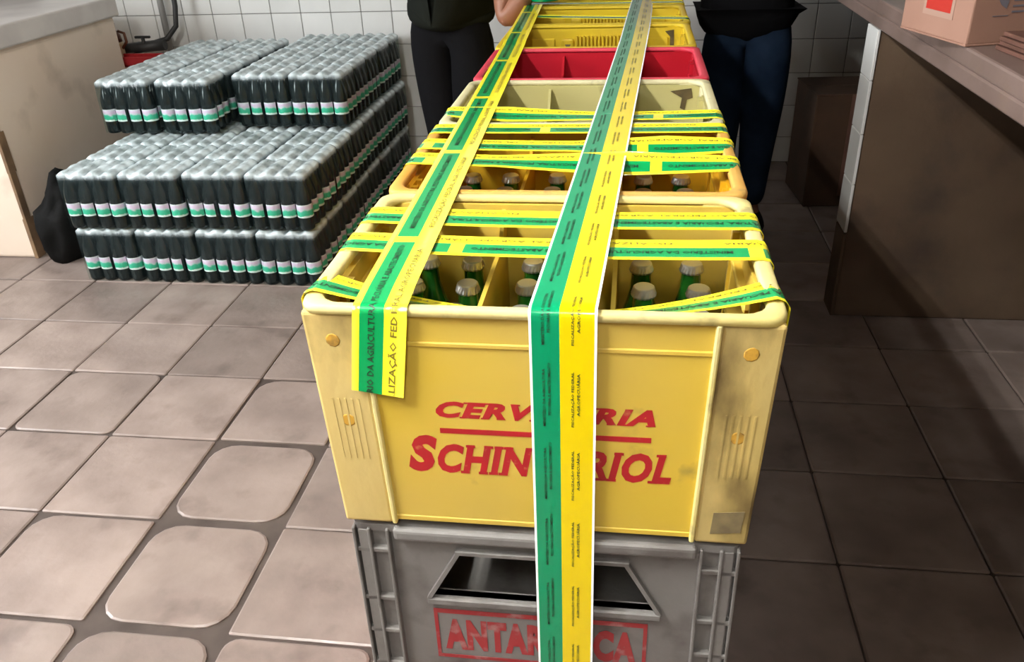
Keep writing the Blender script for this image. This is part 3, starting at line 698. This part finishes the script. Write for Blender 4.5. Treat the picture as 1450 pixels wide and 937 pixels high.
def film_bm(seed):
    rnd = random.Random(seed)
    bm = bmesh.new(); nx, ny = NB*6, MBk*6
    hx, hy = PW/2-.0004, PD/2-.0004
    cap = {}
    def hgt(x, y):
        d = 9
        for i in range(NB):
            for j in range(MBk):
                cxx = (-NB/2+.5+i)*BP; cyy = (-MBk/2+.5+j)*BP
                d = min(d, math.hypot((x-cxx)*1.2, (y-cyy)*.62))
        return d
    wob = [rnd.uniform(-.002, .002) for _ in range(8)]
    g = []
    for i in range(nx+1):
        row = []
        for j in range(ny+1):
            fx = -1+2*i/nx; fy = -1+2*j/ny
            x = fx*(hx-.006); y = fy*(hy-.006)
            d = hgt(x, y)
            z = .2158-.013*min(1, max(0, (d-.013)/.020))**1.2 + .0012*math.sin(40*x+wob[0]*900)*math.sin(55*y+wob[1]*900)
            row.append(bm.verts.new((x, y, z)))
        g.append(row)
    for i in range(nx):
        for j in range(ny): bm.faces.new((g[i][j], g[i+1][j], g[i+1][j+1], g[i][j+1])).smooth = True
    per = [g[i][0] for i in range(nx+1)]+[g[nx][j] for j in range(1, ny+1)]+[g[i][ny] for i in range(nx-1, -1, -1)]+[g[0][j] for j in range(ny-1, 0, -1)]
    prev = per; n = len(per)
    for t, (zz, k) in enumerate(((.204, .35), (.175, .62), (.14, .86), (.11, 1.0), (.05, 1.0), (.012, .97), (.003, .85))):
        ring = []
        for v in per:
            fx, fy = v.co.x/(hx-.006), v.co.y/(hy-.006)
            w = .0022*math.cos(2*PI*v.co.x/BP)*(abs(fy) > .99) + .0022*math.cos(2*PI*v.co.y/BP)*(abs(fx) > .99)
            ex = math.copysign(.006*k, fx)*(abs(fx) > .99) ; ey = math.copysign(.006*k, fy)*(abs(fy) > .99)
            if abs(fx) > .99 and abs(fy) > .99: ex *= .55; ey *= .55
            sg = 1+ (w*(-1)**0)*0
            ring.append(bm.verts.new((v.co.x+ex + (math.copysign(w, fx) if abs(fx) > .99 else 0), v.co.y+ey + (math.copysign(w, fy) if abs(fy) > .99 else 0), zz+rnd.uniform(-.001, .001))))
        for q in range(n): bm.faces.new((prev[q], prev[(q+1) % n], ring[(q+1) % n], ring[q])).smooth = True
        prev = ring
    return bm
FILMS = [mesh_of('shrink_film', film_bm(s)) for s in range(3)]
npack = 0
def pack(x, y, z, label, rz=0.0):
    # packs stand on each other and touch
    global npack
    t = tag(empty('bottle_pack', (x, y, z), rz), label, 'bottle pack', 'shrink-wrapped bottle packs stacked by the back wall'); npack += 1
    put('shrink_film', FILMS[npack % 3], 'shrink_film', t)
    for i in range(NB):
        for j in range(MBk):
            bo = put('bottle', PET, 'cola_pet', t, ((-NB/2+.5+i)*BP, (-MBk/2+.5+j)*BP, .001), (0, 0, random.uniform(0, 6)))
            put('cap', PCAP, 'cap_green', bo)
            ang = -PI/2 if j == 0 else (0 if i == NB-1 else PI)
            if j == 0 and i == NB-1: ang = -PI/4
            if j == 0 and i == 0: ang = -PI*.7
            bo.rotation_euler.z = ang+random.uniform(-.3, .3)
            if j == 0 or i in (0, NB-1): put('label', PLABC if (j == 0 and i in (0, NB-1)) else PLAB, 'bottle_label', bo)
PXS = [-1.583, -1.346, -1.108, -.870]; YF = 1.905; RP = .184; LHT = .2205
cw = ['first', 'second', 'third', 'fourth']; rw = ['front', 'second', 'third', 'fourth', 'fifth', 'sixth', 'seventh', 'back']
def jit(a): return random.uniform(-a, a)
for lay, ln in ((0, 'bottom'), (1, 'middle')):
    for c in range(4):
        for r in range(8):
            if lay == 0 and c in (1, 2) and r > 0: continue
            if lay == 1 and c in (1, 2) and r > 4: continue
            dx = 0
            pack(PXS[c]+jit(.004)+dx, YF+PD/2+r*RP+jit(.003)-(.012 if lay else 0)*(c < 2), lay*LHT, 'wrapped dark bottle pack in the %s layer, %s row, %s from the left' % (ln, rw[r], cw[c]), jit(.006))
for c in range(4):
    for r in range(5):
        y0 = 2.375 if c < 2 else 2.478
        pack([-1.662, -1.406, -1.130, -.890][c]+jit(.003), y0+PD/2+r*RP+jit(.002), 2*LHT, 'wrapped dark bottle pack in the top layer, %s row, %s from the left' % (rw[r], cw[c]), jit(.008))

# ------------------------------------------------------------------ things on and under the right counter
bxr = tag(empty('cardboard_box', (1.034, 1.128, .9785), math.radians(15)), 'pinkish beige cardboard box with a red label on the stone counter', 'box')
b = bmesh.new(); bx(b, 0, .36, 0, .25, .002, .26, .004, 2); obj('body', b, 'cardboard_pink', bxr)
b = bmesh.new(); bx(b, -.003, .30, -.004, .245, 0, .004, .001); obj('bottom_flap', b, 'cardboard_pink', bxr)
b = bmesh.new(); bx(b, -.0012, .0002, .060, .170, .043, .20); obj('label_border', b, 'cardboard_cream', bxr)
b = bmesh.new(); bx(b, -.0018, -.0010, .070, .160, .055, .19); obj('red_label', b, 'red_print', bxr)
b = bmesh.new(); prism(b, [(.060, .078), (.073, .070), (.076, .088), (.062, .100), (.050, .092)], 1, -.0012, -.0004); obj('drop_mark', b, 'grey_print', bxr)
for k in range(4):
    b = bmesh.new(); bx(b, .086, .25-.02*(k % 2), -.0012, -.0004, .062+.011*k, .0655+.011*k); obj('print_line', b, 'grey_print', bxr)
b = bmesh.new(); bx(b, .046, .079, -.0012, -.0004, .056, .0575); obj('print_line', b, 'grey_print', bxr)
bs = tag(empty('brown_boards', (1.09, 1.02, .9785), .1), 'small stack of brown boards beside the pink carton', 'boards')
for k in range(4):
    b = bmesh.new(); bx(b, 0+.004*(k % 2), .2, -.06, .08-.004*k, .0095*k, .0095*k+.008, .001); obj('board', b, 'wood_brown', bs)
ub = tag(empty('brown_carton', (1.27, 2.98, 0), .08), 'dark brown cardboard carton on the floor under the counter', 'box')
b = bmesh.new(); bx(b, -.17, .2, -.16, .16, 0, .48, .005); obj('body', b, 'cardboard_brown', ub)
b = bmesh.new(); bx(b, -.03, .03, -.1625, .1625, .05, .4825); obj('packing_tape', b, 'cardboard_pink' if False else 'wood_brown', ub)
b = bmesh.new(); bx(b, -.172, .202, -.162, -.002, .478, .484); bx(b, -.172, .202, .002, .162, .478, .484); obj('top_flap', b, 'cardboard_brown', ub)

# ------------------------------------------------------------------ clutter at the left back
b = bmesh.new(); tube(b, [(-1.99, 3.41, .563), (-1.99, 3.41, 1.6)], .016, 10)
pv = tag(empty('wall_pipe', (0, 0, 0)), 'grey upright pipe on the white tiled wall', 'pipe'); obj('pipe', b, 'pipe_grey', pv)
b = bmesh.new()
for z in (.9, 1.3): bx(b, -2.012, -1.968, 3.39, 3.449, z, z+.02)
obj('bracket', b, 'pipe_grey', pv)
b = bmesh.new(); tube(b, [(-1.875, 3.36, 1.5), (-1.88, 3.36, 1.0), (-1.885, 3.355, .80), (-1.895, 3.34, .71), (-1.94, 3.31, .655), (-2.0, 3.29, .64), (-2.08, 3.28, .635)], .013, 10)
tag(obj('hose', b, 'hose_dark'), 'dark hose hanging down in front of the tiled wall', 'hose')
fa = tag(empty('valve', (-2.06, 3.26, .562)), 'dark metal valve lying on the ledge by the hose', 'valve')
b = bmesh.new(); tube(b, [(-.10, 0, .055), (.12, .02, .07)], .026, 10); obj('body', b, 'hose_dark', fa)
b = bmesh.new(); tube(b, [(-.02, 0, .03), (-.03, -.01, 0)], .022, 10); obj('foot', b, 'hose_dark', fa)
b = bmesh.new(); tube(b, [(.02, 0, .06), (.02, 0, .11)], .009, 8); bx(b, -.02, .06, -.008, .008, .105, .117, .003); obj('lever', b, 'hose_dark', fa)
jg = tag(empty('jug', (-2.165, 3.20, .562)), 'brown jug with a cream lower half on the ledge', 'jug')
b = bmesh.new(); lathe(b, [(.035, 0), (.045, .02), (.047, .09), (.046, .1)], 16); obj('lower_body', b, 'cream_glaze', jg)
b = bmesh.new(); lathe(b, [(.046, .1), (.042, .13), (.026, .155), (.028, .185), (.022, .186)], 16); obj('neck', b, 'brown_glaze', jg)
b = bmesh.new(); tube(b, [(.04, 0, .15), (.07, 0, .14), (.072, 0, .10), (.045, 0, .07)], .007, 8); obj('handle', b, 'brown_glaze', jg)
rt_ = tag(empty('red_tray', (-2.04, 3.15, .562)), 'shallow red tray on the ledge behind the bottle packs', 'tray')
b = bmesh.new(); bx(b, -.13, .13, -.05, .05, 0, .01, .003); obj('bottom', b, 'red_tray', rt_)
b = bmesh.new()
for a in ((-.13, -.122, -.05, .05), (.122, .13, -.05, .05), (-.13, .13, -.05, -.042), (-.13, .13, .042, .05)): bx(b, *a, 0, .045, .002)
obj('tray_wall', b, 'red_tray', rt_)
# black bag slumped on the floor between the counter and the packs
bm = bmesh.new(); bmesh.ops.create_icosphere(bm, subdivisions=4, radius=1); r_ = random.Random(3)
from mathutils import noise as mn
for v in bm.verts:
    n = mn.noise(v.co*2.3)*.16+mn.noise(v.co*6)*.05; p = v.co*(1+n)
    v.co = Vector((p.x*.105, p.y*.19, max(0, (p.z+.62)*.21)))
    if v.co.z > .22: v.co.x *= .75; v.co.y *= .8
for f in bm.faces: f.smooth = True
bb = tag(empty('black_bag', (-1.90, 2.2, .0)), 'black plastic bag slumped on the floor beside the beige counter', 'bag')
obj('bag', bm, 'black_plastic', bb)
bm = bmesh.new(); tube(bm, [(0, 0, .22), (.01, -.01, .26), (.03, -.02, .30)], [.02, .014, .03], 10); obj('knot', bm, 'black_plastic', bb)

# ------------------------------------------------------------------ people
def skin_obj(name, J, E, m, parent, lvl=2, root=None):
    names = list(J); me = bpy.data.meshes.new(name); me.from_pydata([J[n][0] for n in names], [(names.index(a), names.index(c)) for a, c in E], [])
    o = bpy.data.objects.new(name, me); C.objects.link(o); o.parent = parent
    md = o.modifiers.new('skin', 'SKIN'); md.use_smooth_shade = True
    sv = me.skin_vertices[0].data if me.skin_vertices else None
    if sv is None:
        bm = bmesh.new(); bm.from_mesh(me); bm.verts.layers.skin.verify(); bm.to_mesh(me); bm.free(); sv = me.skin_vertices[0].data
    for k, n in enumerate(names):
        r = J[n][1]; sv[k].radius = r if isinstance(r, tuple) else (r, r); sv[k].use_root = (n == (root or names[0]))
    s = o.modifiers.new('smooth', 'SUBSURF'); s.levels = lvl; s.render_levels = lvl
    me.materials.append(MATS[m]); return o
def person(label, J, shirt, trousers, hem=.74, name='person'):
    """J: joints in world metres"""
    t = tag(empty(name, (J['pelvis'][0], J['pelvis'][1], 0)), label, 'person'); o = Vector(t.location)
    R = dict(pelvis=(.145, .11), waist=(.125, .095), chest=(.155, .105), neckb=.07, neck=.055, head=.082, crown=.075, face=.07,
             hipL=.094, hipR=.094, kneeL=.064, kneeR=.064, calfL=.055, calfR=.055, ankleL=.038, ankleR=.038, toeL=.034, toeR=.034,
             shL=.062, shR=.062, elL=.042, elR=.042, foL=.043, foR=.043, wrL=.027, wrR=.027, paL=.032, paR=.032)
    def sub(keys, add=0.0, over={}):
        d = {}
        for k in keys:
            r = over.get(k, R.get(k, .03)); r = tuple(q+add for q in r) if isinstance(r, tuple) else r+add
            d[k] = (tuple(Vector(J[k])-o), r)
        return d
    E = [('pelvis', 'waist'), ('waist', 'chest'), ('chest', 'neckb'), ('neckb', 'neck'), ('neck', 'head'), ('head', 'crown')]
    for s in 'LR': E += [('pelvis', 'hip'+s), ('hip'+s, 'knee'+s), ('knee'+s, 'calf'+s), ('calf'+s, 'ankle'+s), ('ankle'+s, 'toe'+s), ('chest', 'sh'+s), ('sh'+s, 'el'+s), ('el'+s, 'fo'+s), ('fo'+s, 'wr'+s), ('wr'+s, 'pa'+s)]
    skin_obj('body', sub(set(sum(([a, c] for a, c in E), [])) and ['pelvis', 'waist', 'chest', 'neckb', 'neck', 'head', 'crown']+[a+s for s in 'LR' for a in ('hip', 'knee', 'calf', 'ankle', 'toe', 'sh', 'el', 'fo', 'wr', 'pa')], 0, dict(pelvis=(.10, .075), waist=(.095, .075), chest=(.13, .085), hipL=.066, hipR=.066, kneeL=.045, kneeR=.045, calfL=.042, calfR=.042)), E, 'skin_brown', t)
    # garments
    J['belt'] = tuple(Vector(J['pelvis'])+Vector((0, 0, .07)))
    Et = [('pelvis', 'belt')]
    for s in 'LR': Et += [('pelvis', 'hip'+s), ('hip'+s, 'knee'+s), ('knee'+s, 'calf'+s), ('calf'+s, 'ankle'+s)]
    skin_obj('trousers', sub(['pelvis', 'belt']+[a+s for s in 'LR' for a in ('hip', 'knee', 'calf', 'ankle')], .02, {'belt': (.11, .085)}), Et, trousers, t)
    J2 = dict(J)
    for s in 'LR': J2['slv'+s] = tuple(Vector(J['sh'+s]).lerp(Vector(J['el'+s]), .62))
    J.update(J2)
    J['hem'] = tuple(Vector(J['pelvis'])+Vector((0, 0, hem-J['pelvis'][2])))
    Es = [('waist', 'pelvis'), ('pelvis', 'hem'), ('waist', 'chest'), ('chest', 'neckb')]
    for s in 'LR': Es += [('chest', 'sh'+s), ('sh'+s, 'slv'+s)]
    skin_obj('shirt', sub(['waist', 'pelvis', 'hem', 'chest', 'neckb', 'shL', 'shR', 'slvL', 'slvR'], .026, {'slvL': .06, 'slvR': .06, 'waist': (.16, .125), 'pelvis': (.165, .125), 'hem': (.165, .125), 'neckb': .055}), Es, shirt, t)
    # shoes, hands, face, hair
    for s in 'LR':
        a, c = Vector(J['ankle'+s])-o, Vector(J['toe'+s])-o; d = (c-a); d.z = 0; d.normalize()
        sh = skin_obj('shoe', {'heel': ((a.x-d.x*.03, a.y-d.y*.03, .042), .042), 'mid': ((a.x+d.x*.07, a.y+d.y*.07, .042), (.046, .042)), 'tip': ((a.x+d.x*.17, a.y+d.y*.17, .034), (.04, .032))}, [('heel', 'mid'), ('mid', 'tip')], 'shoe_black', t)
        w, p = Vector(J['wr'+s])-o, Vector(J['pa'+s])-o; f = (p-w).normalized(); side = Vector(J.get('side'+s, (0, 1, 0))); side = (side-f*side.dot(f)).normalized(); nn = f.cross(side)
        if J.get('flip'+s): nn = -nn
        for k, ln in enumerate((.072, .080, .075, .058)):
            b0 = p+side*(.030-.020*k)+f*.012; p1 = b0+f*ln*.45-nn*.004; p2 = p1+f*ln*.3-nn*.016; p3 = p2+f*ln*.14-nn*.02
            skin_obj('finger', {'a': (tuple(b0), .0095), 'b': (tuple(p1), .0088), 'c': (tuple(p2), .008), 'd': (tuple(p3), .0068)}, [('a', 'b'), ('b', 'c'), ('c', 'd')], 'skin_brown', t, 1)
        b0 = p+side*.026-f*.02; p1 = b0+side*.026+f*.022-nn*.012; p2 = p1+f*.03-nn*.014+side*.004
        skin_obj('thumb', {'a': (tuple(b0), .0125), 'b': (tuple(p1), .0105), 'c': (tuple(p2), .0082)}, [('a', 'b'), ('b', 'c')], 'skin_brown', t, 1)
    h = Vector(J['head'])-o; fd = Vector(J['look']).normalized(); sd = fd.cross(Vector((0, 0, 1))).normalized(); u = sd.cross(fd)
    def blob(name, c, rad, m):
        bm = bmesh.new(); bmesh.ops.create_uvsphere(bm, u_segments=14, v_segments=10, radius=1)
        for v in bm.verts: v.co = c+sd*v.co.x*rad[0]+fd*v.co.y*rad[1]+u*v.co.z*rad[2]
        for f in bm.faces: f.smooth = True
        obj(name, bm, m, t)
    blob('face', h+fd*.022+u*.01, (.072, .085, .108), 'skin_brown'); blob('nose', h+fd*.105-u*.005, (.015, .02, .024), 'skin_brown'); blob('mouth', h+fd*.094-u*.045, (.024, .008, .008), 'red_tray')
    for s in (-1, 1):
        blob('eye', h+fd*.092+sd*s*.031+u*.022, (.013, .009, .008), 'eye_white'); blob('ear', h+sd*s*.078+u*.005, (.012, .022, .032), 'skin_brown')
    blob('hair', h-fd*.018+u*.05, (.086, .096, .085), 'hair_black')
    return t
JL = dict(pelvis=(-.32, 2.50, .90), waist=(-.28, 2.46, 1.06), chest=(-.19, 2.40, 1.28), neckb=(-.13, 2.34, 1.42), neck=(-.10, 2.31, 1.49), head=(-.06, 2.27, 1.58), crown=(-.06, 2.27, 1.66), look=(.6, -.5, -.5),
          hipL=(-.235, 2.49, .84), kneeL=(-.25, 2.45, .46), calfL=(-.255, 2.48, .34), ankleL=(-.255, 2.51, .07), toeL=(-.22, 2.39, .035),
          hipR=(-.41, 2.52, .84), kneeR=(-.385, 2.52, .46), calfR=(-.385, 2.55, .34), ankleR=(-.385, 2.58, .07), toeR=(-.38, 2.45, .035),
          shL=(-.075, 2.42, 1.36), elL=(-.078, 2.20, .872), foL=(-.035, 2.20, .925), wrL=(.04, 2.22, 1.03), paL=(.055, 2.23, 1.075), sideL=(0, -1, 0),
          shR=(-.33, 2.32, 1.34), elR=(-.36, 2.18, 1.10), foR=(-.30, 2.14, 1.08), wrR=(-.15, 2.12, 1.06), paR=(-.10, 2.12, 1.055), sideR=(0, .6, .8))
person('person in black clothes leaning over the crates with a bare forearm', JL, 'olive_cloth', 'black_cloth', .80)
JR = dict(pelvis=(.775, 2.62, .86), waist=(.775, 2.63, 1.02), chest=(.775, 2.62, 1.26), neckb=(.775, 2.61, 1.42), neck=(.775, 2.60, 1.49), head=(.775, 2.58, 1.59), crown=(.775, 2.58, 1.67), look=(-.5, -.8, -.3),
          hipL=(.865, 2.60, .80), kneeL=(.86, 2.58, .45), calfL=(.86, 2.60, .34), ankleL=(.86, 2.63, .07), toeL=(.87, 2.50, .035),
          hipR=(.69, 2.61, .80), kneeR=(.715, 2.62, .45), calfR=(.715, 2.64, .34), ankleR=(.71, 2.67, .07), toeR=(.70, 2.54, .035),
          shL=(.955, 2.61, 1.36), elL=(.985, 2.55, 1.09), foL=(.955, 2.48, 1.05), wrL=(.86, 2.36, 1.02), paL=(.82, 2.33, 1.01), sideL=(0, .3, 1),
          shR=(.595, 2.60, 1.36), elR=(.57, 2.52, 1.10), foR=(.60, 2.46, 1.07), wrR=(.68, 2.38, 1.04), paR=(.71, 2.36, 1.03), sideR=(0, .3, 1))
person('person in a black shirt and blue jeans beside the counter', JR, 'black_cloth', 'jeans_blue', .72)

# roll of green tape held above the far crates
rl = tag(empty('tape_roll', (.055, 2.235, .972)), 'roll of green tape held over the far crates', 'tape roll')
bm = bmesh.new(); lathe(bm, [(.056, -.03), (.058, -.028), (.058, .028), (.056, .03)], 28); obj('wound_tape', bm, 'tape_deep_green', rl)
bm = bmesh.new(); lathe(bm, [(.036, -.0315), (.036, .0315), (.030, .0318)], 20); obj('core', bm, 'cardboard_brown', rl)
